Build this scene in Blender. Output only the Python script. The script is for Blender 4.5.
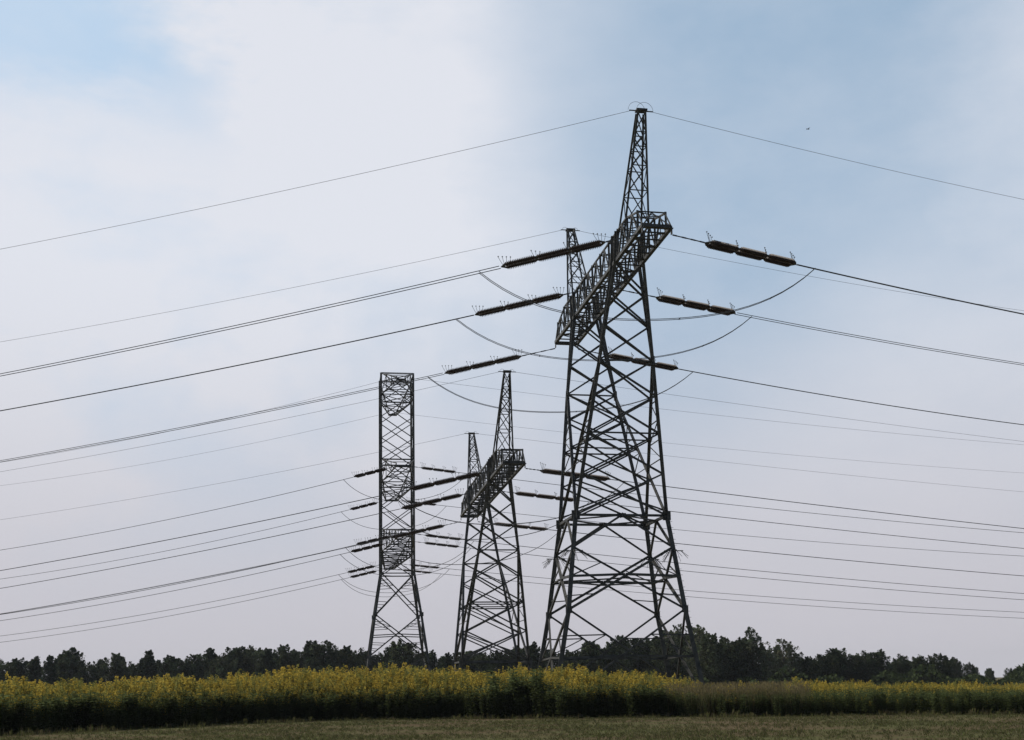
import bpy, math, random
import numpy as np
from mathutils import Vector, Matrix
random.seed(7)
R = np.random.default_rng(11)
for o in list(bpy.data.objects): bpy.data.objects.remove(o)
SC = bpy.context.scene
COL = SC.collection

# ------------------------------------------------------------------ camera
cam_d = bpy.data.cameras.new('camera')
cam_d.sensor_width = 36.0
cam_d.lens = 1150.1/1024*36.0
cam_d.shift_y = 146.3/1024
cam_d.clip_start = 0.1
cam_d.clip_end = 20000
cam = bpy.data.objects.new('camera', cam_d)
COL.objects.link(cam)
cam.matrix_world = Matrix.Translation((0, 0, 1.6)) @ Matrix.Rotation(math.pi/2+0.14601, 4, 'X') @ Matrix.Rotation(-0.01796, 4, 'Z')
SC.camera = cam

# ------------------------------------------------------------------ sky, sun, exposure
SUN_AZ = math.radians(-62)      # clockwise from +Y: high, beyond the pylons to the left
SUN_EL = math.radians(52)
SKY = 0.085
world = bpy.data.worlds.new('World'); SC.world = world
world.use_nodes = True
nt = world.node_tree; N = nt.nodes; L = nt.links
N.clear()
out = N.new('ShaderNodeOutputWorld'); bg = N.new('ShaderNodeBackground')
bg.inputs['Strength'].default_value = SKY
sky = N.new('ShaderNodeTexSky'); sky.sky_type = 'NISHITA'; sky.sun_disc = False
sky.sun_elevation = SUN_EL; sky.sun_rotation = SUN_AZ
sky.air_density = 1.0; sky.dust_density = 2.0; sky.ozone_density = 1.0
tc = N.new('ShaderNodeTexCoord')
def nmath(op, a, b=None, clamp=False):
    n = N.new('ShaderNodeMath'); n.operation = op; n.use_clamp = clamp
    for i, v in enumerate((a, b)):
        if v is None: continue
        if isinstance(v, (int, float)): n.inputs[i].default_value = v
        else: L.new(v, n.inputs[i])
    return n.outputs[0]
def nramp(v, a, b, smooth=True):
    n = N.new('ShaderNodeMapRange'); n.interpolation_type = 'SMOOTHSTEP' if smooth else 'LINEAR'
    L.new(v, n.inputs[0]); n.inputs[1].default_value = a; n.inputs[2].default_value = b
    return n.outputs[0]
def nnoise(scale, detail, rough=0.5, off=(0, 0, 0), stretch=(1, 1, 1)):
    m = N.new('ShaderNodeMapping'); m.inputs['Location'].default_value = off; m.inputs['Scale'].default_value = stretch
    L.new(tc.outputs['Generated'], m.inputs[0])
    n = N.new('ShaderNodeTexNoise'); n.inputs['Scale'].default_value = scale
    n.inputs['Detail'].default_value = detail; n.inputs['Roughness'].default_value = rough
    L.new(m.outputs[0], n.inputs['Vector'])
    return n.outputs['Fac']
def nmix(f, a, b):
    n = N.new('ShaderNodeMix'); n.data_type = 'RGBA'; n.clamp_result = False
    if isinstance(f, (int, float)): n.inputs[0].default_value = f
    else: L.new(f, n.inputs[0])
    for k, v in ((6, a), (7, b)):
        if isinstance(v, tuple): n.inputs[k].default_value = (*v, 1)
        else: L.new(v, n.inputs[k])
    return n.outputs[2]
sep = N.new('ShaderNodeSeparateXYZ'); L.new(tc.outputs['Generated'], sep.inputs[0])
sx, sy_, sz = sep.outputs
az = nmath('ARCTAN2', sx, sy_)                  # radians, 0 straight ahead, + to the right
el = nmath('ARCSINE', sz)
n1 = nnoise(2.6, 5, 0.55, (1.3, 0.4, 2.0))
n2 = nnoise(7.0, 6, 0.6, (4.0, 2.2, 0.3), (1, 1, 1.8))
n1c = nmath('SUBTRACT', n1, 0.5); n2c = nmath('SUBTRACT', n2, 0.5)
wob = nmath('ADD', nmath('MULTIPLY', n1c, 0.22), nmath('MULTIPLY', n2c, 0.07))
azw = nmath('ADD', az, wob); elw = nmath('ADD', el, nmath('MULTIPLY', wob, 0.8))
# the bright bank of thin cloud on the sun's side of the sky
bank = nmath('SUBTRACT', 1.0, nramp(azw, -0.08, 0.13))
n3 = nnoise(5.0, 8, 0.62, (2.0, 7.0, 1.0), (1.0, 1.0, 2.6))
n3c = nmath('SUBTRACT', n3, 0.5)
hole = nmath('MULTIPLY', nmath('SUBTRACT', 1.0, nramp(nmath('ADD', azw, nmath('MULTIPLY', n3c, 0.3)), -0.34, -0.16)), nramp(nmath('ADD', elw, nmath('MULTIPLY', n3c, 0.3)), 0.40, 0.53))
bank = nmath('MULTIPLY', bank, nmath('SUBTRACT', 1.0, nmath('MULTIPLY', hole, 0.95)))
thin = nmath('MULTIPLY', nramp(n1, 0.42, 0.62), nmath('SUBTRACT', 1.0, nramp(elw, 0.30, 0.44)))
bank = nmath('MULTIPLY', bank, nmath('SUBTRACT', 1.0, nmath('MULTIPLY', thin, 0.6)))
right_veil = nmath('MULTIPLY', nramp(azw, 0.30, 0.46), 0.35)
low = nmath('SUBTRACT', 1.0, nramp(nmath('SUBTRACT', elw, nmath('MULTIPLY', nramp(az, 0.08, 0.4), 0.17)), 0.06, 0.27))
front = nramp(sy_, -0.35, 0.55)
veil = nmath('MAXIMUM', nmath('MULTIPLY', bank, 0.86), right_veil)
veil = nmath('MAXIMUM', veil, nmath('MULTIPLY', low, 0.55))
wisps = nmath('ADD', nmath('ADD', nmath('MULTIPLY', n2c, 0.55), nmath('MULTIPLY', n1c, 0.35)), nmath('MULTIPLY', n3c, nmath('ADD', 0.35, nmath('MULTIPLY', bank, 0.5))))
veil = nmath('ADD', nmath('ADD', veil, 0.18), wisps, True)
hz = 1.0/SKY
pale_blue = tuple(v*hz for v in (0.40, 0.545, 0.71))
clear_blue = tuple(v*hz for v in (0.45, 0.68, 0.92))
white = tuple(v*hz for v in (0.755, 0.78, 0.85))
lilac = tuple(v*hz for v in (0.565, 0.545, 0.59))
base = nmix(0.8, sky.outputs[0], nmix(nmath('SUBTRACT', 1.0, nramp(az, -0.4, 0.1)), pale_blue, clear_blue))    # thin high haze over the clear sky
c1 = nmix(veil, base, white)
lowmix = nmath('MULTIPLY', nmath('SUBTRACT', 1.0, nramp(el, 0.0, 0.38)), 0.92)
c2 = nmix(lowmix, c1, lilac)
c3 = nmix(front, sky.outputs[0], c2)            # clear sky behind the camera
L.new(c3, bg.inputs['Color']); L.new(bg.outputs[0], out.inputs[0])

sun_d = bpy.data.lights.new('sun', 'SUN'); sun_d.energy = 3.2; sun_d.angle = math.radians(0.6)
sun_d.color = (1.0, 0.95, 0.86)
sun = bpy.data.objects.new('sun', sun_d); COL.objects.link(sun)
sd = Vector((math.sin(SUN_AZ)*math.cos(SUN_EL), math.cos(SUN_AZ)*math.cos(SUN_EL), math.sin(SUN_EL)))
sun.rotation_euler = sd.to_track_quat('Z', 'Y').to_euler()
sun.location = sd*400
vs = SC.view_settings
vs.view_transform = 'Standard'; vs.look = 'None'; vs.gamma = 1.0; vs.exposure = 0.0
vs.use_curve_mapping = False

# ------------------------------------------------------------------ materials
def mat(name):
    m = bpy.data.materials.new(name); m.use_nodes = True
    n = m.node_tree.nodes; n.clear()
    o = n.new('ShaderNodeOutputMaterial'); return m, n, m.node_tree.links, o
def steel_mat(name, c1, c2, rough=0.62, scale=3.0, metal=0.25):
    m, n, l, o = mat(name)
    b = n.new('ShaderNodeBsdfPrincipled'); t = n.new('ShaderNodeTexCoord')
    ns = n.new('ShaderNodeTexNoise'); ns.inputs['Scale'].default_value = scale; ns.inputs['Detail'].default_value = 6
    r = n.new('ShaderNodeValToRGB'); r.color_ramp.elements[0].position = 0.32; r.color_ramp.elements[1].position = 0.7
    r.color_ramp.elements[0].color = (*c1, 1); r.color_ramp.elements[1].color = (*c2, 1)
    l.new(t.outputs['Object'], ns.inputs[0]); l.new(ns.outputs[0], r.inputs[0]); l.new(r.outputs[0], b.inputs['Base Color'])
    b.inputs['Metallic'].default_value = metal; b.inputs['Roughness'].default_value = rough
    l.new(b.outputs[0], o.inputs[0]); return m
M_steel = steel_mat('weathered_galvanised_steel', (0.02, 0.019, 0.016), (0.105, 0.1, 0.086), 0.6, 2.2, 0.1)
M_wire = steel_mat('aluminium_conductor', (0.05, 0.05, 0.05), (0.09, 0.09, 0.09), 0.5, 1.0)
M_porc = steel_mat('brown_porcelain', (0.05, 0.03, 0.02), (0.075, 0.045, 0.03), 0.6, 4.0, 0.0)
M_conc = steel_mat('concrete', (0.26, 0.25, 0.23), (0.36, 0.35, 0.32), 0.9, 6.0, 0.0)
M_bird = steel_mat('dark_feathers', (0.03, 0.03, 0.03), (0.05, 0.05, 0.05), 0.8, 6.0, 0.0)
def leaf_mat(name, transl=0.35, rough=0.7):
    m, n, l, o = mat(name)
    a = n.new('ShaderNodeAttribute'); a.attribute_name = 'tint'
    oi = n.new('ShaderNodeObjectInfo')
    hs = n.new('ShaderNodeHueSaturation')
    mr = n.new('ShaderNodeMapRange'); l.new(oi.outputs['Random'], mr.inputs[0]); mr.inputs[3].default_value = 0.75; mr.inputs[4].default_value = 1.25
    mh = n.new('ShaderNodeMapRange'); l.new(oi.outputs['Random'], mh.inputs[0]); mh.inputs[3].default_value = 0.52; mh.inputs[4].default_value = 0.48
    l.new(mr.outputs[0], hs.inputs['Value']); l.new(mh.outputs[0], hs.inputs['Hue']); l.new(a.outputs['Color'], hs.inputs['Color'])
    d = n.new('ShaderNodeBsdfDiffuse'); t = n.new('ShaderNodeBsdfTranslucent'); mx = n.new('ShaderNodeMixShader')
    l.new(hs.outputs[0], d.inputs[0]); l.new(hs.outputs[0], t.inputs[0]); mx.inputs[0].default_value = transl
    l.new(d.outputs[0], mx.inputs[1]); l.new(t.outputs[0], mx.inputs[2]); l.new(mx.outputs[0], o.inputs[0]); return m
M_leaf = leaf_mat('tree_leaves', 0.25)
M_plant = leaf_mat('field_plants', 0.42)
M_bark = steel_mat('bark', (0.06, 0.05, 0.04), (0.13, 0.115, 0.1), 0.95, 5.0, 0.0)
def ground_mat():
    m, n, l, o = mat('mown_field')
    b = n.new('ShaderNodeBsdfDiffuse'); t = n.new('ShaderNodeTexCoord')
    def noise(s, d, st=(1, 1, 1)):
        mp = n.new('ShaderNodeMapping'); mp.inputs['Scale'].default_value = st; l.new(t.outputs['Object'], mp.inputs[0])
        x = n.new('ShaderNodeTexNoise'); x.inputs['Scale'].default_value = s; x.inputs['Detail'].default_value = d
        l.new(mp.outputs[0], x.inputs[0]); return x.outputs[0]
    def ramp(v, a, ca, bb, cb):
        r = n.new('ShaderNodeValToRGB'); e = r.color_ramp.elements
        e[0].position = a; e[1].position = bb; e[0].color = (*ca, 1); e[1].color = (*cb, 1); l.new(v, r.inputs[0]); return r.outputs[0]
    c1 = ramp(noise(0.35, 6, (0.5, 1, 1)), 0.4, (0.13, 0.09, 0.056), 0.6, (0.1, 0.108, 0.042))
    c2 = ramp(noise(9, 5), 0.3, (0.055, 0.045, 0.03), 0.75, (0.12, 0.11, 0.06))
    mx = n.new('ShaderNodeMix'); mx.data_type = 'RGBA'; mx.inputs[0].default_value = 0.45
    l.new(c1, mx.inputs[6]); l.new(c2, mx.inputs[7]); l.new(mx.outputs[2], b.inputs[0])
    bp = n.new('ShaderNodeBump'); bp.inputs['Strength'].default_value = 0.8; bp.inputs['Distance'].default_value = 0.08
    l.new(noise(14, 6), bp.inputs['Height']); l.new(bp.outputs[0], b.inputs['Normal'])
    l.new(b.outputs[0], o.inputs[0]); return m
M_ground = ground_mat()

# ------------------------------------------------------------------ helpers
def put(o, **kw):
    for k, v in kw.items():
        if v is not None: o[k] = v
    return o
def root(name, loc, rz=0.0, label=None, cat=None, group=None):
    o = bpy.data.objects.new(name, None); COL.objects.link(o)
    o.location = loc; o.rotation_euler = (0, 0, rz); o.empty_display_size = 0.5
    return put(o, label=label, category=cat, group=group)
def link_mesh(name, me, parent=None):
    o = bpy.data.objects.new(name, me); COL.objects.link(o)
    if parent: o.parent = parent
    return o
class MB:
    def __init__(s): s.v = []; s.f = []
    def add(s, vs, fs):
        k = len(s.v); s.v += [tuple(v) for v in vs]; s.f += [tuple(i+k for i in f) for f in fs]
    def angle(s, p, q, w, t=None, flip=1):
        """an L-section steel angle from p to q, leg width w"""
        p = Vector(p); q = Vector(q); d = q-p
        if d.length < 1e-4: return
        t = t or max(0.02, w*0.16)
        d.normalize(); ref = Vector((0, 0, 1)) if abs(d.z) < 0.93 else Vector((0, 1, 0))
        u = d.cross(ref).normalized()*flip; v = u.cross(d).normalized()*flip
        sec = [(0, 0), (w, 0), (w, t), (t, t), (t, w), (0, w)]
        o = w*0.4
        vs = [P + u*(a-o) + v*(b-o) for P in (p, q) for a, b in sec]
        fs = [(i, (i+1) % 6, 6+(i+1) % 6, 6+i) for i in range(6)] + [(5, 4, 3, 2, 1, 0), (6, 7, 8, 9, 10, 11)]
        s.add(vs, fs)
    def corner(s, pts, w, t=None):
        for a, b in zip(pts[:-1], pts[1:]): s.angle(a, b, w, t)
    def box(s, c, sx, sy, sz, M=None):
        vs = [Vector((x*sx/2, y*sy/2, z*sz/2)) for x in (-1, 1) for y in (-1, 1) for z in (-1, 1)]
        if M: vs = [M @ v for v in vs]
        s.add([v+Vector(c) for v in vs], [(0, 1, 3, 2), (4, 6, 7, 5), (0, 4, 5, 1), (2, 3, 7, 6), (0, 2, 6, 4), (1, 5, 7, 3)])
    def tube(s, pts, r, n=6, closed_ends=True):
        pts = [Vector(p) for p in pts]; k = len(s.v)
        for i, p in enumerate(pts):
            d = (pts[min(i+1, len(pts)-1)]-pts[max(i-1, 0)]).normalized()
            ref = Vector((0, 0, 1)) if abs(d.z) < 0.9 else Vector((1, 0, 0))
            u = d.cross(ref).normalized(); v = u.cross(d)
            rr = r[i] if isinstance(r, (list, tuple)) else r
            for j in range(n):
                a = 2*math.pi*j/n; s.v.append(tuple(p+u*math.cos(a)*rr+v*math.sin(a)*rr))
        for i in range(len(pts)-1):
            for j in range(n):
                s.f.append((k+i*n+j, k+i*n+(j+1) % n, k+(i+1)*n+(j+1) % n, k+(i+1)*n+j))
        if closed_ends:
            s.f.append(tuple(k+j for j in reversed(range(n)))); s.f.append(tuple(k+(len(pts)-1)*n+j for j in range(n)))
    def ball(s, c, r, n=6):
        c = Vector(c)
        s.tube([c+Vector((0, 0, r*math.sin(a))) for a in (-1.5, -0.8, 0, 0.8, 1.5)], [r*math.cos(a) for a in (-1.5, -0.8, 0, 0.8, 1.5)], n)
    def mesh(s, name, m):
        me = bpy.data.meshes.new(name); me.from_pydata(s.v, [], s.f); me.materials.append(m); me.update(); return me
    def build(s, name, m, parent=None): return link_mesh(name, s.mesh(name, m), parent)
def lerp(a, b, t): return tuple(a[i]+(b[i]-a[i])*t for i in range(3))
def atz(a, b, z):
    return lerp(a, b, (z-a[2])/(b[2]-a[2]))
def np_mesh(name, V, F, m, tint=None, smooth=False):
    """big quad mesh from numpy arrays, with a per-face tint"""
    me = bpy.data.meshes.new(name)
    me.vertices.add(len(V)); me.vertices.foreach_set('co', V.astype(np.float32).ravel())
    k = F.shape[1]
    me.loops.add(F.size); me.loops.foreach_set('vertex_index', F.astype(np.int32).ravel())
    me.polygons.add(len(F)); me.polygons.foreach_set('loop_start', np.arange(0, F.size, k, dtype=np.int32))
    try: me.polygons.foreach_set('loop_total', np.full(len(F), k, dtype=np.int32))
    except Exception: pass
    me.materials.append(m); me.update(calc_edges=True)
    if tint is not None:
        at = me.attributes.new('tint', 'FLOAT_COLOR', 'FACE')
        at.data.foreach_set('color', np.concatenate([tint, np.ones((len(tint), 1))], 1).astype(np.float32).ravel())
    return me

# ------------------------------------------------------------------ ground
g = MB(); S = 3000
g.add([(-S, -300, 0), (S, -300, 0), (S, S, 0), (-S, S, 0)], [(0, 1, 2, 3)])
put(g.build('field', M_ground), kind='structure')
# the thin summer haze that lies over the field
mh_, n_, l_, o_ = mat('haze')
pv = n_.new('ShaderNodeVolumePrincipled'); pv.inputs['Color'].default_value = (0.86, 0.88, 0.92, 1); pv.inputs['Density'].default_value = 0.00011
l_.new(pv.outputs[0], o_.inputs['Volume'])
h_ = MB(); h_.box((0, 1350, 32), 6020, 3320, 66); put(h_.build('haze', mh_), kind='stuff', label='thin pale summer haze over the field', category='haze')

# ------------------------------------------------------------------ pylons with one long crossarm (front and middle)
def portal_pylon(loc, yaw, ck, ex, label):
    """x = along the line, y = along the crossarm (far end +); ck stretches y, ex shortens the body"""
    T = root('lattice_pylon', loc, yaw, label, 'pylon', 'three steel transmission pylons')
    HC = 28.7-ex
    tc_, tl = 11.99*ck, 0.951
    pcx, ph = 9.676*ck, 37.45-ex
    mc, ml = 5.588*ck, 0.93
    scx, sl, sh = 4.584*ck, 1.806, 22.5-ex
    wc, wl, wh = 2.322*ck, 3.11, 12.6-ex
    ncx, nl, nh = 3.022*ck, 3.897, 6.348
    bc, bl = 3.22*ck, 5.056
    tall = ex < 1
    if not tall:
        f = wh/12.6; bc = wc+(bc-wc)*f; bl = wl+(bl-wl)*f
    br = MB()
    def gusset(c, w, h):
        m = MB(); m.box(c, w, 0.05, h); m.box(c, 0.05, w, h*.95); m.build('gusset_plate', M_steel, T)
    def node(x, y, z): return (x, y, z)
    # legs below the waist
    for sx_ in (-1, 1):
        for sy in (-1, 1):
            lg = MB()
            w_ = (sx_*wl, sy*wc, wh); b_ = (sx_*bl, sy*bc, 0.12)
            if tall:
                n_ = (sx_*nl, sy*ncx, nh); lg.corner([b_, n_, w_], 0.3)
                for k in range(40):
                    p = atz(b_, n_, 1+0.4*k) if 1+0.4*k < nh else atz(n_, w_, min(1+0.4*k, wh))
                    if sx_ == 1: lg.tube([p, (p[0]+0.3, p[1], p[2])], 0.012, 4)
            else: lg.angle(b_, w_, 0.3)
            lg.build('leg', M_steel, T)
            ft = MB(); ft.box((b_[0], b_[1], 0.1), 1.0, 1.0, 0.5); ft.build('footing', M_conc, T)
            gusset((sx_*wl, sy*wc, wh), 0.55, 0.62)
            if tall: gusset((sx_*nl, sy*ncx, nh), 0.42, 0.45)
    # body faces below the waist
    def face(A, B, Az, Bz, name=None):
        """A, B: functions z -> point of the two legs of one face"""
        mid = lambda z: lerp(A(z), B(z), 0.5)
        if tall:
            z1, z2, z3 = 10.45, nh, 0.3
            br.angle(A(wh), B(wh), 0.17)
            br.angle(mid(wh), A(z1), 0.14); br.angle(mid(wh), B(z1), 0.14)
            br.angle(A(z1), B(z2), 0.14); br.angle(B(z1), A(z2), 0.17)
            zc = z1+(z2-z1)*0.47
            br.angle(A(zc), mid(zc+0.12), 0.16); br.angle(B(zc), mid(zc+0.12), 0.16)
            br.angle(A(z2), B(z3), 0.13); br.angle(B(z2), A(z3), 0.13)
            zl = 3.25
            br.angle(A(zl), mid(zl+0.1), 0.14); br.angle(B(zl), mid(zl+0.1), 0.14)
            for P, Q in ((A, B), (B, A)):
                q = lerp(P(z1), Q(z2), 0.25); br.angle(q, P(z1-1.9), 0.07)
                q = lerp(P(z2), Q(z1), 0.25); br.angle(q, P(z2+0.9), 0.07)
                q = lerp(P(z2), Q(z3), 0.27); br.angle(q, P(q[2]-0.05), 0.08); br.angle(q, P(zl), 0.07)
                q = lerp(P(z3), Q(z2), 0.27); br.angle(q, P(q[2]), 0.07)
        else:
            br.angle(A(wh), B(wh), 0.16)
            br.angle(A(wh), B(0.3), 0.13); br.angle(B(wh), A(0.3), 0.13)
            zl = wh*0.5; br.angle(A(zl), B(zl), 0.1)
    def leg_fn(sx_, sy):
        w_ = (sx_*wl, sy*wc, wh); b_ = (sx_*bl, sy*bc, 0.12); n_ = (sx_*nl, sy*ncx, nh)
        if tall: return lambda z: atz(n_, w_, z) if z >= nh else atz(b_, n_, z)
        return lambda z: atz(b_, w_, z)
    LG = {(a, b): leg_fn(a, b) for a in (-1, 1) for b in (-1, 1)}
    for b in (-1, 1): face(LG[-1, b], LG[1, b], 0, 0)
    for a in (-1, 1): face(LG[a, -1], LG[a, 1], 0, 0)
    if tall:                                       # plan bracing at the waist and at the middle ring
        for z in (wh, 8.4):
            ms = [lerp(LG[-1, -1](z), LG[1, -1](z), .5), lerp(LG[1, -1](z), LG[1, 1](z), .5), lerp(LG[1, 1](z), LG[-1, 1](z), .5), lerp(LG[-1, 1](z), LG[-1, -1](z), .5)]
            for i in range(4): br.angle(ms[i], ms[(i+1) % 4], 0.1)
        for b in (-1, 1): gusset((0, b*wc, wh), 0.6, 0.3)
    br.build('bracing', M_steel, T)
    # the two masts that rise from the waist to the crossarm, each of four crossing legs
    for sy in (-1, 1):
        m = MB()
        P = {}
        for sx_ in (-1, 1):
            o0 = (sx_*wl, sy*wc, wh); i0 = (sx_*wl, -sy*wc, wh)
            s0 = (sx_*sl, sy*scx, sh)
            o1 = (sx_*ml, sy*(mc-0.4), HC); i1 = (sx_*ml, sy*(mc+0.45), HC)
            m.corner([o0, s0, o1], 0.24); m.corner([i0, s0, i1], 0.22)
            m.angle(o1, (o1[0]*.98, o1[1]+sy*.3, HC+1.9), 0.24); m.angle(i1, (i1[0]*.98, i1[1]+sy*.3, HC+1.9), 0.24)
            m.angle(o1, (i1[0]*.98, i1[1]+sy*.3, HC+1.9), 0.12); m.angle(i1, (o1[0]*.98, o1[1]+sy*.3, HC+1.9), 0.12)
            P['o', sx_] = (o0, s0, o1); P['i', sx_] = (i0, s0, i1)
            m.box(s0, 0.12, 0.5, 0.6)
            # lacing between outer and inner leg, side on
            zs = [wh+(sh-wh)*k/8 for k in range(3, 9)]
            for k in range(len(zs)-1):
                a = atz(o0, s0, zs[k]); b = atz(i0, s0, zs[k]); c = atz(o0, s0, zs[k+1]); d = atz(i0, s0, zs[k+1])
                if k % 2 == 0: m.angle(a, d, 0.07)
                else: m.angle(b, c, 0.07)
                if k < 4: m.angle(a, b, 0.06)
            zs = [sh+(HC-sh)*k/5 for k in range(1, 6)]
            for z in zs: m.angle(atz(s0, o1, z), atz(s0, i1, z), 0.06)
        def at(kind, sx_, z):
            a, b, c = P[kind, sx_]
            return atz(a, b, z) if z <= sh else atz(b, c, z)
        lv = [wh, wh+2.7, wh+5.3, wh+7.7, sh, sh+2.2, sh+4.2, HC-0.1]
        for kind, w in (('o', 0.115), ('i', 0.1)):
            for k in range(len(lv)-1):
                z0, z1 = lv[k], lv[k+1]
                if kind == 'i' and k == 0: z0 += 0.4
                m.angle(at(kind, -1, z0), at(kind, 1, z1), w); m.angle(at(kind, 1, z0), at(kind, -1, z1), w)
            for z in (wh+5.3, lv[4]):
                m.angle(at(kind, -1, z), at(kind, 1, z), w)
        m.build('mast', M_steel, T)
    # crossarm
    ca = MB(); top = 1.85; tw = tl-0.06
    yt = tc_-1.0; yk = 8.6*ck
    def topz(y):
        a = abs(y)
        return HC+top if a <= yk else HC+top-0.6*(a-yk)/(yt-yk)
    for sx_ in (-1, 1):
        ca.angle((sx_*tw, -tc_, HC), (sx_*tw, tc_, HC), 0.22)
        ca.corner([(sx_*tw, -tc_, HC), (sx_*tw*0.97, -yt, topz(yt)), (sx_*tw, -yk, HC+top), (sx_*tw, yk, HC+top), (sx_*tw*0.97, yt, topz(yt)), (sx_*tw, tc_, HC)], 0.1)
        pass
    n = 20; ys = [-yt+2*yt*k/n for k in range(n+1)]
    for k, y in enumerate(ys):
        big = k % 2 == 0
        for sx_ in (-1, 1):
            ca.angle((sx_*tw, y, HC-(0.05 if big else 0)), (sx_*tw, y, topz(y)+(0.1 if big else 0)), 0.14 if big else 0.06)
            if k < n:
                y2 = ys[k+1]
                if big: ca.angle((sx_*tw, y, HC), (sx_*tw, y2, topz(y2)), 0.1)
                else: ca.angle((sx_*tw, y, topz(y)), (sx_*tw, y2, HC), 0.1)
        ca.angle((-tw, y, HC), (tw, y, HC), 0.1)
        if big: ca.angle((-tw, y, topz(y)+.05), (tw, y, topz(y)+.05), 0.09)
        if k < n:
            y2 = ys[k+1]; sg = 1 if k % 2 else -1
            ca.angle((-tw*sg, y, HC), (tw*sg, y2, HC), 0.075)
            ca.angle((tw*sg, y, topz(y)), (-tw*sg, y2, topz(y2)), 0.06)
    for sy in (-1, 1):
        ca.angle((-tw, sy*tc_, HC-0.03), (tw, sy*tc_, HC-0.03), 0.3)
        ca.angle((-tw, sy*tc_, HC), (0, sy*yt, topz(yt)), 0.07); ca.angle((tw, sy*tc_, HC), (0, sy*yt, topz(yt)), 0.07)
    for sx_ in (-1, 1):
        for y, dz in ((-tc_, -.2), (0, .1), (tc_, -.2)): ca.box((sx_*(tw+.02), y*0.993, HC+dz), 0.05, 0.22, 0.5)
    ca.build('crossarm', M_steel, T)
    # earth wire peaks leaning outwards over the masts
    for sy in (-1, 1):
        pk = MB()
        yo, yi = 7.5*ck, 5.6*ck
        B = {}
        for sx_ in (-1, 1):
            B[sx_, 1] = ((sx_*tl*.95, sy*yo, HC), (sx_*0.24, sy*(pcx+.12), ph-0.25))
            B[sx_, 0] = ((sx_*tl*.95, sy*yi, HC), (sx_*0.24, sy*(pcx-.3), ph-0.25))
            for q in (0, 1): pk.angle(*B[sx_, q], 0.13)
        lv = [HC+top]
        while lv[-1] < ph-1.2: lv.append(lv[-1]+0.3+0.24*(ph-lv[-1]) if len(lv) > 0 else 0)
        lv[-1] = ph-0.3
        for k in range(len(lv)-1):
            z0, z1 = lv[k], lv[k+1]
            for q in (0, 1):
                a, b = atz(*B[-1, q], z0), atz(*B[1, q], z0); c, d = atz(*B[-1, q], z1), atz(*B[1, q], z1)
                pk.angle(a, d, 0.06); pk.angle(b, c, 0.055); pk.angle(a, b, 0.07)
            for sx_ in (-1, 1):
                a, b = atz(*B[sx_, 0], z0), atz(*B[sx_, 1], z0); c, d = atz(*B[sx_, 0], z1), atz(*B[sx_, 1], z1)
                pk.angle(a, d, 0.05) if k % 2 else pk.angle(b, c, 0.05)
        pk.box((0, sy*pcx, ph-0.18), 0.7, 0.45, 0.12)
        # the two hoops of slack earth wire over the peak
        for cx in ((-0.27, 0.27) if tall and sy < 0 else (-.42, .42)):
            rr_ = 0.55 if tall and sy < 0 else 0.2
            pk.tube([(cx+rr_*math.cos(t), sy*pcx+0.1, ph-0.15+1.1*rr_*math.sin(t)) for t in np.linspace(0.05, 3.09, 14)], 0.011, 5)
        pk.box((-0.55, sy*pcx, ph-0.2), 0.45, 0.05, 0.06); pk.box((0.55, sy*pcx, ph-0.2), 0.45, 0.05, 0.06)
        pk.build('earth_wire_peak', M_steel, T)
    # spiked guards on the legs
    if tall:
        for sx_ in (-1, 1):
            for sy in (-1, 1):
                c = LG[sx_, sy](10.2); gd = MB()
                gd.box((c[0], c[1], c[2]+.02), 1.3, 0.06, 0.06); gd.box((c[0], c[1], c[2]+.02), 0.06, 1.1, 0.06)
                for k in range(15):
                    a = random.uniform(0, 2*math.pi); r0 = random.uniform(0.3, 0.6); l_ = random.uniform(0.35, 0.6)
                    p = (c[0]+r0*math.cos(a), c[1]+r0*math.sin(a), c[2]); q = (p[0]+l_*math.cos(a), p[1]+l_*math.sin(a), c[2]-random.uniform(0.25, 0.7))
                    gd.tube([p, q], 0.016, 4)
                gd.build('climbing_guard', M_steel, T)
    return T
A_LOC, A_YAW = (6.8153, 77.4911, 0), 0.1846
C_LOC, C_YAW, CK, CEX = (-2.1944, 108.8305, 0), 0.1623, 1.276, 8.791
portal_pylon(A_LOC, A_YAW, 1.0, 0.0, 'tallest front lattice pylon with long crossarm and two tall peaks')
portal_pylon(C_LOC, C_YAW, CK, CEX, 'middle lattice pylon with two peaks and a crossarm between its two neighbours')

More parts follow.
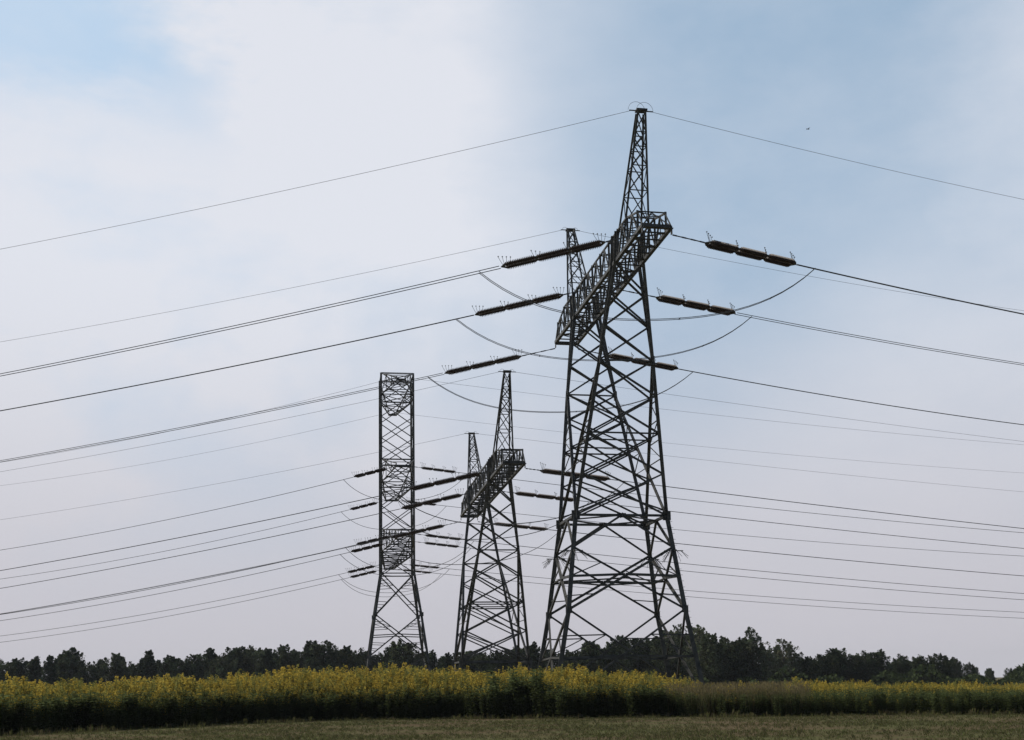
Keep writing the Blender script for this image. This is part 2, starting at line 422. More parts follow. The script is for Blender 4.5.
# ------------------------------------------------------------------ the slim pylon with three levels of arms
B_LOC, B_YAW = (-15.1783, 150.0, 0), 0.1595
def column_pylon():
    T = root('lattice_pylon', B_LOC, B_YAW, 'slim flat-topped lattice pylon seen end on, leftmost of the three pylons', 'pylon', 'three steel transmission pylons')
    bw, wz, nw, nz, gw, eh, tz = 2.12, 16.2, 2.93, 10.84, 4.4, 40.17, 42.8
    def cor(a, b, z):
        w = bw if z >= wz else (bw+(nw-bw)*(wz-z)/(wz-nz) if z >= nz else nw+(gw-nw)*(nz-z)/nz)
        return (a*w, b*w, z)
    for a in (-1, 1):
        for b in (-1, 1):
            lg = MB(); lg.corner([cor(a, b, z) for z in (0.1, nz, wz)], 0.3); lg.box(cor(a, b, nz), 0.5, 0.5, 0.5); lg.build('leg', M_steel, T)
            ft = MB(); c = cor(a, b, 0.1); ft.box(c, 1.0, 1.0, 0.5); ft.build('footing', M_conc, T)
    body = MB()
    for a in (-1, 1):
        for b in (-1, 1): body.angle(cor(a, b, wz), cor(a, b, tz), 0.27)
    lv = [wz, 19.0, 21.9, 25.0, 28.17, 31.2, 34.0, 36.9, 39.9, tz]
    faces = [((-1, -1), (1, -1)), ((1, -1), (1, 1)), ((1, 1), (-1, 1)), ((-1, 1), (-1, -1))]
    for (p, q) in faces:
        for k in range(len(lv)-1):
            for z0, z1 in ((lv[k], lv[k+1]),):
                body.angle(cor(*p, z0), cor(*q, z1), 0.11); body.angle(cor(*q, z0), cor(*p, z1), 0.11)
        for z in (19.0, 21.9, 28.17, 31.2, 39.9, tz): body.angle(cor(*p, z), cor(*q, z), 0.13)
        body.angle(cor(*p, 41.4), cor(*q, 41.4), 0.07)
    for z in (19.0, 28.17, 39.9, tz):
        body.angle(cor(-1, -1, z-.05), cor(1, 1, z-.05), 0.1); body.angle(cor(1, -1, z-.1), cor(-1, 1, z-.1), 0.1)
    body.build('body', M_steel, T)
    br = MB()
    lo = [wz, nz, 5.6, 0.4]
    for (p, q) in faces:
        br.angle(cor(*p, wz), cor(*q, wz), 0.14)
        for k in range(3):
            z0, z1 = lo[k], lo[k+1]
            br.angle(cor(*p, z0), cor(*q, z1), 0.15); br.angle(cor(*q, z0), cor(*p, z1), 0.15)
            for P, Q in ((p, q), (q, p)):
                for t in (0.16, 0.3):
                    s = lerp(cor(*P, z0), cor(*Q, z1), t); br.angle(s, cor(*P, s[2]-0.1), 0.07)
                    s = lerp(cor(*P, z1), cor(*Q, z0), t); br.angle(s, cor(*P, s[2]+0.1), 0.07)
                br.angle(lerp(cor(*P, z0), cor(*Q, z1), 0.3), cor(*P, z0-(z0-z1)*0.16), 0.06)
        zc = (nz+5.6)/2+0.1
        mid = lerp(cor(*p, zc), cor(*q, zc), .5)
        br.angle(cor(*p, zc-.15), mid, 0.12); br.angle(cor(*q, zc-.15), mid, 0.12)
    br.build('bracing', M_steel, T)
    def arm(sy, z, ln, h, hw, n):
        m = MB(); y0 = sy*bw; y1 = sy*ln; H = lambda t: h*(1-t)+0.35*t; Wd = lambda t: bw+(hw-bw)*t
        for a in (-1, 1):
            m.angle((a*bw, y0, z), (a*hw, y1, z), 0.17); m.angle((a*bw, y0, z+h), (a*hw, y1, z+0.35), 0.12)
        for k in range(n+1):
            t = k/n; y = y0+(y1-y0)*t; w = Wd(t)
            m.angle((-w, y, z), (w, y, z), 0.1)
            if k % 2 == 0: m.angle((-w, y, z+H(t)), (w, y, z+H(t)), 0.08)
            for a in (-1, 1): m.angle((a*w, y, z), (a*w, y, z+H(t)), 0.09)
            if k < n:
                t2 = (k+1)/n; y2 = y0+(y1-y0)*t2; w2 = Wd(t2); s = 1 if k % 2 else -1
                m.angle((-s*w, y, z), (s*w2, y2, z), 0.09)
                for a in (-1, 1): m.angle((a*w, y, z+(H(t) if k % 2 else 0)), (a*w2, y2, z+(0 if k % 2 else H(t2))), 0.08)
        m.angle((-hw-.1, y1, z-.02), (hw+.1, y1, z-.02), 0.3)
        return m
    for sy in (-1, 1):
        arm(sy, 19.0, 19.87, 2.85, 0.65, 7).build('crossarm', M_steel, T)
        arm(sy, 28.17, 13.04, 2.95, 0.8, 3).build('crossarm', M_steel, T)
        arm(sy, eh-0.25, 9.55, 2.75, 0.5, 3).build('crossarm', M_steel, T)
    return T
column_pylon()

# ------------------------------------------------------------------ insulator strings, conductors, jumpers, earth wires
def unit_mesh(r, ln):
    m = MB(); pts = [(0, 0, 0), (0.05, 0, 0)]; rad = [0.07, 0.08]
    n = 17; x0 = 0.05; st = (ln-0.1)/n
    for k in range(n):
        pts += [(x0+st*k+st*.15, 0, 0), (x0+st*k+st*.5, 0, 0), (x0+st*k+st*.72, 0, 0)]; rad += [r*0.5, r*(.8 if k in (0, n-1) else 1), r*0.55]
    pts += [(ln-0.05, 0, 0), (ln, 0, 0)]; rad += [0.08, 0.07]
    m.tube(pts, rad, 8); return m.mesh('insulator_unit', M_porc)
def plate_mesh(sep):
    m = MB(); m.add([(-0.22, 0, -.025), (0.06, -sep/2-.1, -.025), (0.06, sep/2+.1, -.025), (-0.22, 0, .025), (0.06, -sep/2-.1, .025), (0.06, sep/2+.1, .025)],
                    [(0, 2, 1), (3, 4, 5), (0, 1, 4, 3), (1, 2, 5, 4), (2, 0, 3, 5)])
    return m.mesh('yoke_plate', M_wire)
def joint_mesh(sep):
    m = MB(); m.box((0, 0, 0), 0.12, sep+0.16, 0.05); return m.mesh('spacer_plate', M_wire)
def horn_mesh(sep, h, n):
    m = MB(); k0 = None
    for k in range(n):
        y = -sep/2+sep*k/max(1, n-1); x = 0.22*(k-(n-1)/2)
        pts = [(x*.4, y, 0.03), (x*.8, y, h*.6), (x, y, h-.04), (x, y, h-.03), (x, y, h), (x, y, h+.04)]
        m.tube(pts, [.013, .013, .013, .04, .048, .01], 5)
        b = len(m.v)-30
        if k0 is not None: m.f.append((k0, k0+1, b+1, b)); m.f.append((k0+1, k0+2, b+2, b+1))
        k0 = b
    return m.mesh('arcing_horn', M_wire)
def link_meshes(ln):
    m = MB(); n = max(3, int(ln/0.3)); st = ln/n
    for k in range(n):
        if k % 2 == 0: m.box((st*(k+.5), 0, 0), st*1.02, 0.035, 0.085)
        else: m.box((st*(k+.5), 0, 0), st*1.02, 0.085, 0.035)
    return m.mesh('link_chain', M_wire)
SPEC = {'big': dict(r=0.19, ln=1.98, sep=0.5, link=2.2), 'small': dict(r=0.165, ln=1.3, sep=0.5, link=1.35)}
for k, s in SPEC.items():
    s.update(unit=unit_mesh(s['r'], s['ln']), plate=plate_mesh(s['sep']), joint=joint_mesh(s['sep']),
             horn=horn_mesh(s['sep'], 0.6, 4), horn2=horn_mesh(s['sep'], 0.48, 3), chain=link_meshes(s['link']))
    s['len'] = s['link']+0.28+3*s['ln']+0.12+0.3
def insulator(start, end, spec, label, group, extra=0.0):
    s = SPEC[spec]
    d = Vector(end)-Vector(start)
    a = math.atan2(d.y, d.x); p = math.asin(-d.z/d.length)
    T = root('insulator_string', start, 0, label, 'insulator', group); T.rotation_euler = (0, p, a)
    def part(name, me, loc, rz=0.0, under=None):
        o = link_mesh(name, me, under or T); o.location = loc; o.rotation_euler = (0, 0, rz); return o
    o = part('link_chain', s['chain'], (0, 0, 0)); o.scale = ((s['link']+extra)/s['link'], 1, 1)
    x = s['link']+extra+0.22; o = part('yoke_plate', s['plate'], (x, 0, 0)); part('arcing_horn', s['horn'], (0.1, 0, 0), 0, o)
    x += 0.06
    for k in range(3):
        for q in (-1, 1): part('insulator_unit', s['unit'], (x, q*s['sep']/2, 0))
        x += s['ln']
        if k < 2:
            o = part('spacer_plate', s['joint'], (x+0.03, 0, 0)); part('arcing_horn', s['horn2'], (0, 0, 0), 0, o); x += 0.06
    o = part('yoke_plate', s['plate'], (x+0.06, 0, 0), math.pi); part('arcing_horn', s['horn'], (0.1, 0, 0), 0, o)
    return T
def curve_pts(st, th, a, b, t0, t1, n=70, zo=0.0):
    ts = t0+(t1-t0)*np.linspace(0, 1, n)**1.5
    return [Vector((st[0]+t*math.cos(th), st[1]+t*math.sin(th), st[2]-a*t+b*t*t+zo)) for t in ts]
def strand_rig(pts, r, twin, name, label, cat, group, sep=0.4, sag_spacers=0):
    o0 = pts[0]
    T = root(name, o0, 0, label, cat, group)
    for q in ((-1, 1) if twin else (0,)):
        m = MB(); P = []
        for i, p in enumerate(pts):
            d = (pts[min(i+1, len(pts)-1)]-pts[max(i-1, 0)]); u = Vector((-d.y, d.x, 0)).normalized()
            P.append(p-o0+u*q*sep/2)
        m.tube(P, r, 5); m.build('wire', M_wire, T)
    if twin and sag_spacers:
        acc = 0; nxt = sag_spacers
        for i in range(1, len(pts)):
            acc += (pts[i]-pts[i-1]).length
            if acc > nxt:
                d = pts[i]-pts[i-1]; u = Vector((-d.y, d.x, 0)).normalized(); c = pts[i]-o0
                m = MB(); m.tube([c-u*(sep/2+.04), c+u*(sep/2+.04)], 0.035, 5); m.build('spacer', M_wire, T); nxt = acc+sag_spacers
    return T
def wpt(loc, yaw, x, y, z):
    return Vector((loc[0]+x*math.cos(yaw)-y*math.sin(yaw), loc[1]+x*math.sin(yaw)+y*math.cos(yaw), z))
SIDE = {'L': 'left', 'R': 'right'}
def circuit(loc, yaw, spec, desc, phases, earths, par, twin, r, re, jdrop, tag_):
    ends = {}
    for sd_, (th, b, sl_, seps) in par.items():
        sx_ = -1 if sd_ == 'L' else 1
        for i, (hx, y, z, nm, off_i) in enumerate(phases):
            st = wpt(loc, yaw, sx_*hx, y, z); zo = 0.0; ap = sl_[i]
            ex_ = XTRA.get((tag_, sd_), (0,)*6)[i]; Ls = SPEC[spec]['len']+ex_
            e = curve_pts(st, th, ap, b, Ls, Ls+1, 2, zo)[0]
            insulator(st, e, spec, 'brown insulator string pulling %s from the %s of the %s' % (SIDE[sd_], nm, desc), 'insulator strings on the '+tag_, ex_)
            pts = curve_pts(st, th, ap, b, Ls-0.05, ap/b, 70, zo)
            strand_rig(pts, r, twin, 'power_line', '%s conductor running %s from the %s of the %s' % ('twin' if twin else 'single', SIDE[sd_], nm, desc), 'power line', 'conductors of the '+tag_, seps[i] if twin else 0, 55)
            ends[sd_, i] = curve_pts(st, th, ap, b, Ls+1.3, Ls+2, 2, zo)[0]
        for j, (y, z, nm) in enumerate(earths):
            ae = sl_[len(phases)+j]; st = wpt(loc, yaw, sx_*0.6, y, z)
            pts = curve_pts(st, th, ae, b, 0, ae/b, 60)
            strand_rig(pts, re, False, 'earth_wire', 'thin earth wire running %s from the %s of the %s' % (SIDE[sd_], nm, desc), 'earth wire', 'earth wires of the '+tag_)
    for i, (hx, y, z, nm, off_i) in enumerate(phases):
        a, b = ends['L', i], ends['R', i]; pts = []
        for t in np.linspace(0, 1, 30):
            p = a.lerp(b, t); k = 1-(2*t-1)**2; k = 0.55*k+0.45*(1-(2*t-1)**4); pts.append(p-Vector((0, 0, jdrop*k)))
        strand_rig(pts, r*0.9, twin, 'jumper_loop', 'slack jumper loop hanging below the %s of the %s' % (nm, desc), 'jumper cable', 'jumper loops of the '+tag_, 0.26, 6.0)
XTRA = {('tallest front pylon', 'L'): (0, -.2, .55), ('tallest front pylon', 'R'): (0, .75, .35),
        ('middle pylon', 'L'): (-.3, -.6, -.4), ('middle pylon', 'R'): (-1.0, -.6, -.5)}
TA = 'tallest front pylon'; TCm = 'middle pylon'; TB = 'slim left pylon'
circuit(A_LOC, A_YAW, 'big', 'tallest pylon', [(0.95, -11.95, 28.2, 'near arm end', 0), (0.95, 0, 29.0, 'arm middle', 0), (0.95, 11.95, 28.2, 'far arm end', 0)],
        [(-9.676, 37.25, 'near peak'), (9.676, 37.25, 'far peak')],
        {'L': (2.9018, 0.000532, [0.1383, 0.1349, 0.1431, 0.113, 0.1159], (.4, .09, .42)), 'R': (0.3718, 0.000687, [0.098, 0.0875, 0.1003, 0.0708, 0.0718], (.09, .36, .09))}, True, 0.026, 0.013, 3.2, TA)
circuit(C_LOC, C_YAW, 'big', 'middle pylon', [(0.95, -11.95*CK, 28.2-CEX, 'near arm end', 0), (0.95, 0, 28.9-CEX, 'arm middle', 0), (0.95, 11.95*CK, 28.1-CEX, 'far arm end', 0)],
        [(-9.676*CK, 37.25-CEX, 'near peak'), (9.676*CK, 37.25-CEX, 'far peak')],
        {'L': (2.8344, 0.000523, [0.1479, 0.1552, 0.1614, 0.1213, 0.1251], (.09, .09, .3)), 'R': (0.3572, 0.000186, [0.0752, 0.0742, 0.0765, 0.0625, 0.0569], (.09, .09, .2))}, True, 0.024, 0.014, 3.2, TCm)
circuit(B_LOC, B_YAW, 'small', 'slim pylon', [(0.75, -13.0, 28.17, 'near upper arm', 0), (0.75, 13.0, 28.17, 'far upper arm', 0), (0.6, -19.8, 19.0, 'near lower arm tip', 0),
        (1.1, -12.7, 19.0, 'near lower arm middle', 0), (1.1, 12.7, 19.0, 'far lower arm middle', 0), (0.6, 19.8, 19.0, 'far lower arm tip', 0)],
        [(-9.5, 40.2, 'near top arm'), (9.5, 40.2, 'far top arm')],
        {'L': (2.8024, 0.000746, [0.1597, 0.1679, 0.1669, 0.1698, 0.1699, 0.176, 0.1395, 0.1287], None), 'R': (0.2621, 0.000255, [0.0993, 0.0919, 0.1019, 0.1023, 0.0941, 0.0973, 0.0814, 0.0796], None)}, False, 0.034, 0.016, 3.0, TB)

# ------------------------------------------------------------------ trees
def horizon_px(px): return 685.4-(px-512)*0.018
def quads(C, size, flat=0.35, rng=R):
    """leaf-sized quads with random turn at the centres C"""
    n = len(C)
    a = rng.normal(size=(n, 3)); a /= np.linalg.norm(a, axis=1, keepdims=True)
    b = rng.normal(size=(n, 3)); b -= a*(a*b).sum(1, keepdims=True); b /= np.linalg.norm(b, axis=1, keepdims=True)
    s = (size*rng.uniform(0.6, 1.4, n))[:, None]; a = a*s*0.5; b = b*s*0.36
    V = np.stack([C-a, C+b*1.1, C+a, C-b*0.9], 1).reshape(-1, 3)
    return V, np.arange(4*n).reshape(n, 4)
def crown(kind, seed):
    """tree of about 10 units height: leaf clumps carried on limbs; returns the crown mesh and the trunk mesh"""
    r = np.random.default_rng(seed)
    tk = MB(); CL = []
    base_col = {'round': (0.06, 0.074, 0.042), 'oval': (0.064, 0.08, 0.044), 'pointed': (0.052, 0.066, 0.04), 'birch': (0.1, 0.115, 0.07)}[kind]
    n = {'round': 70, 'oval': 64, 'pointed': 60, 'birch': 50}[kind]
    wd = {'round': 3.6, 'oval': 2.3, 'pointed': 2.2, 'birch': 1.9}[kind]
    tk.tube([(0, 0, 0), (0.05, 0.02, 3), (-0.05, 0.05, 6.5), (0, 0, 9.2)], [0.2, 0.15, 0.09, 0.02], 6)
    ph_ = r.uniform(0, 6.28, 3)
    for k in range(n):
        t = (k+r.uniform(0, 1))/n
        if kind == 'round': rad = wd*math.sqrt(max(0.01, 1-(abs(t-0.45)/0.57)**2.3)); z = 0.7+8.4*t
        elif kind == 'oval': rad = wd*math.sqrt(max(0.01, 1-(abs(t-0.4)/0.62)**2)); z = 0.6+8.8*t
        elif kind == 'pointed': rad = wd*(1.03-t)**0.8*(1.0 if t > .1 else .8); z = 0.5+9.1*t
        else: rad = wd*math.sqrt(max(0.02, 1-(abs(t-0.38)/0.64)**2)); z = 0.9+8.6*t
        a = k*2.4+r.uniform(-.5, .5)
        rad *= 0.85+0.22*math.sin(3*a+ph_[0]+z*.7)+0.12*math.sin(5*a+ph_[1]-z)
        q = rad*math.sqrt(r.uniform(0.1, 1.0))
        c = np.array([q*math.cos(a), q*math.sin(a), z+r.normal()*0.3])
        cr = {'round': 1.05, 'oval': 0.9, 'pointed': 0.75, 'birch': 0.75}[kind]*r.uniform(0.7, 1.2)*(1.0-0.5*t**2)
        if k % 2 == 0: tk.tube([(0, 0, max(0.6, z-0.5-0.45*q)), tuple(c*np.array([.5, .5, 1])-np.array([0, 0, .35+.1*q])), tuple(c)], [0.06, 0.04, 0.015], 4)
        CL.append((c, cr, r.uniform(0.65, 1.4)))
        if k % 2 or t > .55:                                # a leading sprig that pokes out of the crown
            dirn = np.array([math.cos(a)*.5, math.sin(a)*.5, 1.0])*r.uniform(.6, 1.15)*cr
            for j in (0.75, 1.1, 1.4): CL.append((c+dirn*j, cr*(0.62-0.3*j), r.uniform(0.7, 1.3)))
    Vs, Fs, Ts = [], [], []; k0 = 0
    for c, cr, sh in CL:
        m = int((150 if kind != 'birch' else 85)*cr**1.5+(24 if cr > .5 else 9))
        d = r.normal(size=(m, 3)); d /= np.linalg.norm(d, axis=1, keepdims=True)
        P = c+d*(cr*(1.15*r.uniform(0.05, 1.0, m)**0.55+np.abs(r.normal(0, .22, m))))[:, None]*np.array([1, 1, 0.95])
        V, F = quads(P, 0.28 if kind != 'birch' else 0.25, rng=r)
        col = np.array(base_col)*sh*r.uniform(0.8, 1.2, (m, 1)); col[:, 0] *= r.uniform(0.9, 1.15)
        Vs.append(V); Fs.append(F+k0); Ts.append(col); k0 += len(V)
    return np_mesh('crown', np.concatenate(Vs), np.concatenate(Fs), M_leaf, np.concatenate(Ts)), tk.mesh('trunk', M_bark)
PROTO = {k: [crown(k, 40+i*7+len(k)) for i in range(n)] for k, n in (('round', 4), ('oval', 3), ('pointed', 3), ('birch', 3))}
KIND = {'round': 'round-headed dark', 'oval': 'upright dark', 'pointed': 'narrow pointed dark', 'birch': 'pale feathery'}
def tree(px, D, h, kind, label, wide=1.0, group=None):
    x = (px-512)/1150*D
    T = root('tree', (x, D, 0), random.uniform(0, 6.28), label, 'tree', group)
    cm, tm = random.choice(PROTO[kind]); s = h/9.6
    o = link_mesh('trunk', tm, T); o2 = link_mesh('crown', cm, T)
    T.scale = (s*wide, s*wide, s)
    return T
TOPS = [(3, 661, 'round'), (22, 660, 'oval'), (36, 659, 'pointed'), (51, 658, 'pointed'), (70, 651, 'oval'), (88, 664, 'round'), (116, 656, 'oval'), (132, 664, 'round'),
        (149, 653, 'pointed'), (171, 657, 'oval'), (183, 660, 'round'), (197, 655, 'oval'), (210, 651, 'pointed'), (222, 656, 'round'), (236, 648, 'oval'), (253, 648, 'round'), (267, 651, 'pointed'),
        (284, 648, 'oval'), (296, 652, 'round'), (308, 644, 'pointed'), (321, 643, 'oval'), (334, 648, 'round'), (345, 649, 'oval'), (361, 651, 'round'), (376, 654, 'round'), (387, 650, 'pointed'), (401, 642, 'oval'), (415, 652, 'round'),
        (428, 652, 'oval'), (446, 655, 'pointed'), (463, 652, 'oval'), (480, 653, 'round'), (496, 651, 'round'), (511, 648, 'oval'), (531, 645, 'pointed'), (549, 651, 'round'),
        (570, 652, 'round'), (587, 643, 'oval'), (602, 648, 'round'), (615, 639, 'oval'), (634, 640, 'round'), (650, 641, 'oval'), (663, 635, 'round'), (678, 628, 'birch'), (697, 629, 'birch'), (707, 637, 'oval'), (724, 640, 'round'),
        (737, 640, 'round'), (749, 631, 'birch'), (764, 648, 'birch'), (779, 642, 'birch'), (792, 652, 'birch'), (803, 657, 'round'), (817, 655, 'oval'), (831, 649, 'oval'), (848, 655, 'round'), (860, 653, 'round'), (873, 651, 'oval'), (895, 656, 'round'), (913, 657, 'oval'), (932, 654, 'round'),
        (948, 659, 'round'), (962, 663, 'round'), (982, 669, 'oval'), (999, 669, 'birch'), (1012, 667, 'round'), (1023, 664, 'round')]
def zone(px):
    if px < 180: return 'at the far left'
    if px < 365: return 'left of the slim pylon'
    if px < 440: return 'behind the slim pylon'
    if px < 540: return 'behind the middle pylon'
    if px < 690: return 'behind the tallest pylon'
    if px < 800: return 'just right of the tallest pylon'
    if px < 940: return 'right of the pale feathery trees'
    return 'at the low far right'
for px, y, kd in TOPS:
    D = 235 if px < 440 else (222 if px < 690 else (205 if px < 940 else 260))
    D += random.uniform(-8, 8)
    h = 1.6+(horizon_px(px)-y)*D/1150
    tree(px, D, h, kd, '%s tree %s' % (KIND[kd], zone(px)), random.uniform(1.15, 1.5) if kd != 'round' else random.uniform(0.9, 1.15), '%s trees %s' % (KIND[kd], zone(px)))
top_y = lambda px: np.interp(px, [t[0] for t in TOPS], [t[1] for t in TOPS])
for k in range(124):                                       # the second rank, a little lower, closing the gaps
    px = -110+k*(1250/123)+random.uniform(-6, 6)
    D = (262 if px < 690 else (232 if px < 940 else 290))+random.uniform(-9, 9)
    yy = top_y(px)+random.uniform(0, 8)
    kd = random.choice(['round', 'oval', 'pointed', 'pointed', 'birch' if px > 650 else 'pointed'])
    h = max(3.5, 1.6+(horizon_px(px)-yy)*D/1150)
    tree(px, D, h, kd, 'low %s tree in the rear rank %s' % (KIND[kd], zone(px)), 1.25, 'rear %s trees %s' % (KIND[kd], zone(px)))

def blob_stuff(name, pts, size, cols, m):
    V, F = quads(pts, size); return link_mesh(name, np_mesh(name, V, F, m, cols))
# undergrowth along the foot of the wood
n = 26000
px = R.uniform(-130, 1150, n); D = np.where(px < 690, 214, 194)+R.uniform(-6, 60, n)
hh = 2.2+1.1*np.sin(px*0.05)+0.8*np.sin(px*0.137+1)
pts = np.stack([(px-512)/1150*D, D, np.abs(R.uniform(0, 1, n))**0.8*hh+0.1], 1)
col = np.array([[0.045, 0.06, 0.026]])*R.uniform(0.5, 1.3, (n, 1))
put(blob_stuff('undergrowth', pts, 0.75, col, M_leaf), kind='stuff', label='dark bushy undergrowth along the foot of the tree line', category='undergrowth')

# ------------------------------------------------------------------ field plants
def plant_proto(kind, seed):
    """unit-height plant: (verts, quads, tint)"""
    r = np.random.default_rng(seed); V = []; F = []; T = []
    def quad(a, b, c, d, col):
        k = len(V); V.extend([a, b, c, d]); F.append((k, k+1, k+2, k+3)); T.append(col)
    def blade(p, d, ln, w, col, droop=0.3):
        d = np.array(d)/np.linalg.norm(d); s = np.cross(d, [0, 0, 1.0]); s = s/(np.linalg.norm(s)+1e-6)*w/2
        q = p+d*ln*0.55; e = p+d*ln-np.array([0, 0, droop*ln])
        quad(p, q+s, e, q-s, col)
    lean = r.normal(size=2)*0.07
    at = lambda z: np.array([lean[0]*z*z, lean[1]*z*z, z])
    g = np.array([0.085, 0.105, 0.042])*r.uniform(0.8, 1.25)
    if kind in ('golden', 'golden_bud', 'weed'):
        for k in range(3):
            a = k*2.1; w = 0.006; o1 = np.array([math.cos(a), math.sin(a), 0])*w; o2 = np.array([math.cos(a+2.1), math.sin(a+2.1), 0])*w
            quad(at(0)+o1, at(0)+o2, at(.92)+o2*.5, at(.92)+o1*.5, g*0.9)
        nl = 22 if kind != 'weed' else 30
        for k in range(nl):
            z = 0.12+0.75*k/nl+r.uniform(-.02, .02); a = k*2.4+r.uniform(-.3, .3)
            ln = (0.075 if kind != 'weed' else 0.11)*r.uniform(.7, 1.3)
            blade(at(z), (math.cos(a), math.sin(a), r.uniform(0.1, 0.8)), ln, 0.02 if kind != 'weed' else 0.04, g*r.uniform(.7, 1.3))
    if kind in ('golden', 'golden_bud'):
        yl = np.array([0.45, 0.365, 0.065]) if kind == 'golden' else np.array([0.24, 0.24, 0.065])
        z0 = r.uniform(.62, .84)
        for k in range(54):
            t = r.uniform(0, 1); a = r.uniform(0, 6.283); z = z0+(1.0-z0)*t; q = 0.1*(1-t*.85)*r.uniform(.2, 1.2)
            p = at(z)+np.array([math.cos(a)*q, math.sin(a)*q, -q*.3])
            s = 0.0158*r.uniform(.6, 1.35)
            d1 = r.normal(size=3); d1 /= np.linalg.norm(d1); d2 = np.cross(d1, r.normal(size=3)); d2 /= np.linalg.norm(d2)
            quad(p-d1*s, p+d2*s*.7, p+d1*s, p-d2*s*.7, yl*r.uniform(.65, 1.25))
    if kind == 'dry':
        for k in range(16):
            a = r.uniform(0, 6.283); c = np.array([0.17, 0.145, 0.07])*r.uniform(.6, 1.3) if k % 3 else np.array([0.07, 0.08, 0.035])
            blade(np.array([r.normal()*.04, r.normal()*.04, 0]), (math.cos(a)*.25, math.sin(a)*.25, 1), r.uniform(.6, 1.05), 0.022, c, 0.05)
        for k in range(6):
            p = np.array([r.normal()*.13, r.normal()*.13, r.uniform(.75, 1.0)]); quad(p, p+[.015, 0, .03], p+[0, .01, .1], p+[-.015, 0, .03], np.array([0.22, 0.17, 0.09]))
    if kind == 'tuft':
        for k in range(6):
            a = r.uniform(0, 6.283)
            c = (np.array([0.108, 0.115, 0.04]) if r.uniform() < .62 else np.array([0.125, 0.105, 0.055]))*r.uniform(.6, 1.3)
            blade(np.array([r.normal()*.3, r.normal()*.3, 0]), (math.cos(a)*.6, math.sin(a)*.6, 1), r.uniform(.5, 1.2), 0.12, c, 0.25)
    return np.array(V), np.array(F), np.array(T)
def scatter(name, protos, X, Y, Hh, wid=1.0, m=None, label=None, cat=None):
    """one mesh holding many plants"""
    Vs, Fs, Ts = [], [], []; k0 = 0
    which = R.integers(0, len(protos), len(X))
    for i, (V, F, T) in enumerate(protos):
        idx = np.where(which == i)[0]
        if not len(idx): continue
        a = R.uniform(0, 6.283, len(idx)); c, s = np.cos(a), np.sin(a); h = Hh[idx]
        x = (V[None, :, 0]*c[:, None]-V[None, :, 1]*s[:, None])*h[:, None]*wid+X[idx][:, None]
        y = (V[None, :, 0]*s[:, None]+V[None, :, 1]*c[:, None])*h[:, None]*wid+Y[idx][:, None]
        z = V[None, :, 2]*h[:, None]+np.zeros_like(x)
        Vs.append(np.stack([x, y, z], 2).reshape(-1, 3))
        Fs.append((F[None]+(np.arange(len(idx))*len(V))[:, None, None]).reshape(-1, 4)+k0); k0 += len(idx)*len(V)
        Ts.append((T[None]*R.uniform(0.75, 1.25, (len(idx), 1, 1))).reshape(-1, 3))
    o = link_mesh(name, np_mesh(name, np.concatenate(Vs), np.concatenate(Fs), m or M_plant, np.concatenate(Ts)))
    return put(o, kind='stuff', label=label, category=cat)
FP = [-260, 0, 150, 340, 512, 690, 1024, 1300]; FD = [42, 46, 52, 60, 57, 54, 50, 47]      # front edge of the uncut strip
def front(px): return np.interp(px, FP, FD)+0.35*np.sin(px*0.031)+0.3*np.sin(px*0.083+2)
HP = [-260, 0, 100, 230, 330, 420, 510, 600, 660, 700, 780, 900, 1024, 1300]; HH = [2.0, 2.0, 2.05, 2.2, 2.6, 2.42, 2.3, 2.2, 1.88, 1.42, 1.45, 1.28, 1.12, 1.1]
def height(px): return np.interp(px, HP, HH)*(1+.035*np.sin(px*.047+1)+.03*np.sin(px*.113))
def spots(n, d0, d1, lo=-240, hi=1270):
    px = R.uniform(lo, hi, n); D = front(px)+d0+(d1-d0)*R.uniform(0, 1, n); return px, (px-512)/1150*D, D
gold = [plant_proto('golden', s) for s in range(6)]+[plant_proto('golden_bud', 20+s) for s in range(4)]+[plant_proto('weed', 25)]
weed = [plant_proto('weed', 30+s) for s in range(4)]
dry = [plant_proto('dry', 50+s) for s in range(4)]
tuft = [plant_proto('tuft', 70+s) for s in range(6)]
def clumpy(X, Y): return 0.5+0.5*np.sin(X*1.3+1.7*np.sin(Y*0.9))*np.sin(Y*1.1+X*0.37)
PX, GX, GY = [], [], []
for n_, d0, d1 in ((13000, 0, 3.5), (8000, 3.5, 9), (6000, 9, 30)):
    a, b, c = spots(n_, d0, d1); PX.append(a); GX.append(b); GY.append(c)
PX, GX, GY = map(np.concatenate, (PX, GX, GY))
dep = GY-front(PX)
keep = ~((np.abs(PX-515) < 38+12*np.sin(GY*1.7)) & (dep < 5) & (R.uniform(0, 1, len(PX)) < .78))
keep &= ~((PX > 655) & (PX < 775) & (dep < 9) & (R.uniform(0, 1, len(PX)) < .85))
keep &= ~((PX > 770) & (dep < 3.0) & (R.uniform(0, 1, len(PX)) < .85))
PX, GX, GY, dep = PX[keep], GX[keep], GY[keep], dep[keep]
Hg = height(PX)*(0.93+0.12*clumpy(GX, GY))*np.clip(R.normal(0.93, 0.1, len(PX)), .6, 1.18)*np.clip(0.60+dep*.13+R.normal(0, .06, len(PX)), .3, 1)
scatter('goldenrod', gold, GX, GY, Hg, 1.15, label='tall yellow flowering goldenrod filling the strip in front of the pylons', cat='goldenrod')
a, b, c = spots(1500, 0, 6, 462, 566); h1 = 2.2*np.clip(R.normal(.84, .16, len(a)), .4, 1.2)*np.clip(1.25-(np.abs(a-514-8*np.sin(c*2.1))/46.0)**2, .25, 1)*(.9+.12*np.sin(a*.31)+.08*np.sin(a*.9+1))
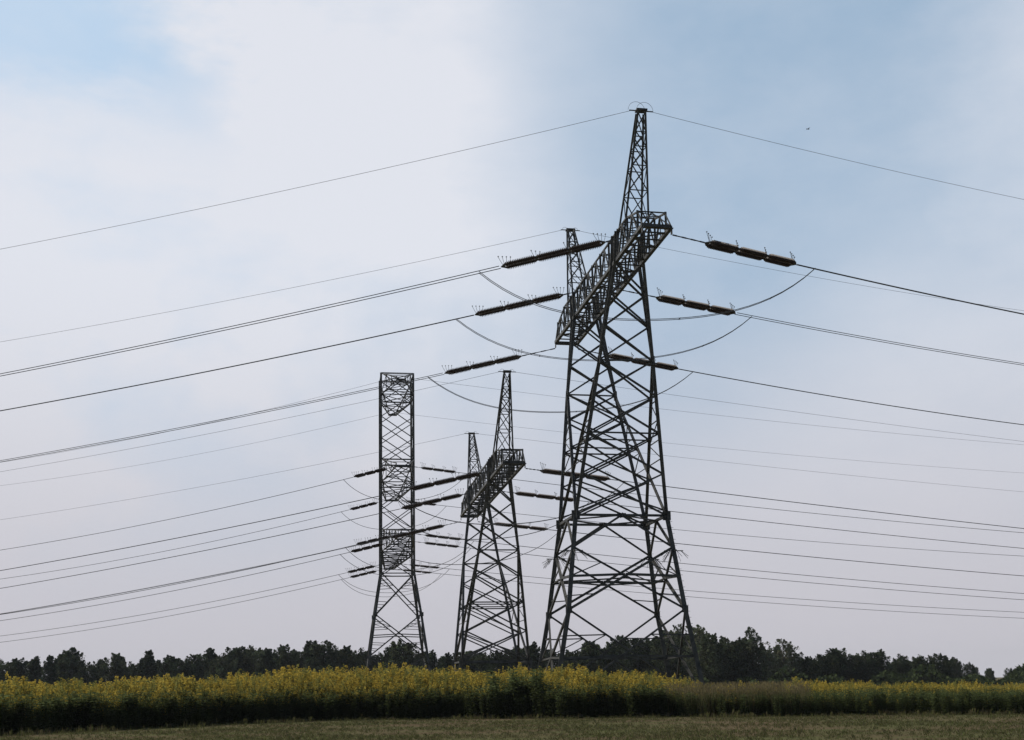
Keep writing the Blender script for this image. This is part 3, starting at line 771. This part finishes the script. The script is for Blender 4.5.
a2, b2, c2 = spots(5200, -0.2, 4.5, 645, 1270); h2 = np.interp(a2, [645, 690, 760, 860, 1024, 1300], [1.45, 1.15, 1.1, 1.2, 1.05, 1.0])*np.clip(R.normal(.85, .15, len(a2)), .4, 1.15)
a3, b3, c3 = spots(5200, -0.25, 1.2, -240, 660); h3 = np.clip(R.normal(1.15, .35, len(a3)), .3, 1.9)
scatter('green_weeds', weed, np.concatenate([b, b2, b3]), np.concatenate([c, c2, c3]), np.concatenate([h1, h2, h3]), 1.3, label='dark green weeds in front of the yellow goldenrod', cat='weeds')
a, b, c = spots(2600, 0, 10, 655, 800)
scatter('dry_grass', dry, b, c, 1.25*np.clip(R.normal(.95, .15, len(a)), .5, 1.2), 1.0, label='brownish dry grass at the foot of the tallest pylon', cat='grass')
n = 85000
D = 20+42*R.uniform(0, 1, n)**1.0; px = R.uniform(-180, 1220, n)
gx = (px-512)/1150*D; patch = 0.5+0.28*np.sin(gx*.55+1.5*np.sin(D*.31))+0.25*np.sin(D*.9+gx*.17)+0.15*np.sin(gx*1.9+D*1.3)
ok = (D < front(px)+0.8) & (R.uniform(0, 1, n) < np.clip(patch+.2, .12, 1)); D, px = D[ok], px[ok]
scatter('mown_grass', tuft, (px-512)/1150*D, D, np.clip(R.normal(.1, .05, len(D)), .03, .3), 1.0, label='short mown grass of the field in the foreground', cat='grass')
a, b, c = spots(9000, -3.2, 0.5); w_ = R.uniform(0, 1, len(a)) < np.clip(0.25+0.6*np.sin(a*.05)*np.sin(a*.021+2)+0.25*(c-front(a)+1.5), .05, 1); a, b, c = a[w_], b[w_], c[w_]
scatter('edge_grass', tuft, b, c, np.clip(R.normal(.2, .13, len(a)), .08, .7), 0.5, label='longer grass along the edge of the mown field', cat='grass')

# ------------------------------------------------------------------ bird
def bird():
    D = 110.0; c = Vector((30.8, D, 57.0))
    T = root('bird', c, 0.5, 'small dark bird flying high at the upper right of the pylons', 'bird')
    m = MB()
    m.tube([(-0.2, 0, 0), (-0.1, 0, 0.0), (0.05, 0, 0.0), (0.15, 0, 0.02), (0.2, 0, 0.03), (0.26, 0, 0.02)], [0.02, 0.055, 0.065, 0.04, 0.04, 0.006], 7)
    for s in (-1, 1):
        m.add([(0.1, s*.04, .03), (0.08, s*.2, .12), (-.02, s*.42, .06), (-.06, s*.2, .1), (-.05, s*.04, .03), (0.1, s*.04, .015), (0.08, s*.2, .105), (-.02, s*.42, .05), (-.06, s*.2, .085), (-.05, s*.04, .015)],
              [(0, 1, 3, 4), (1, 2, 3), (9, 8, 6, 5), (8, 7, 6), (0, 5, 6, 1), (1, 6, 7, 2), (2, 7, 8, 3), (3, 8, 9, 4), (4, 9, 5, 0)])
    m.add([(-.18, -.02, 0), (-.34, -.07, 0), (-.34, .07, 0), (-.18, .02, 0), (-.18, -.02, -.015), (-.34, -.07, -.015), (-.34, .07, -.015), (-.18, .02, -.015)], [(0, 1, 2, 3), (7, 6, 5, 4), (0, 4, 5, 1), (1, 5, 6, 2), (2, 6, 7, 3), (3, 7, 4, 0)])
    m.build('body', M_bird, T); T.scale = (.72, .72, .72)
bird()
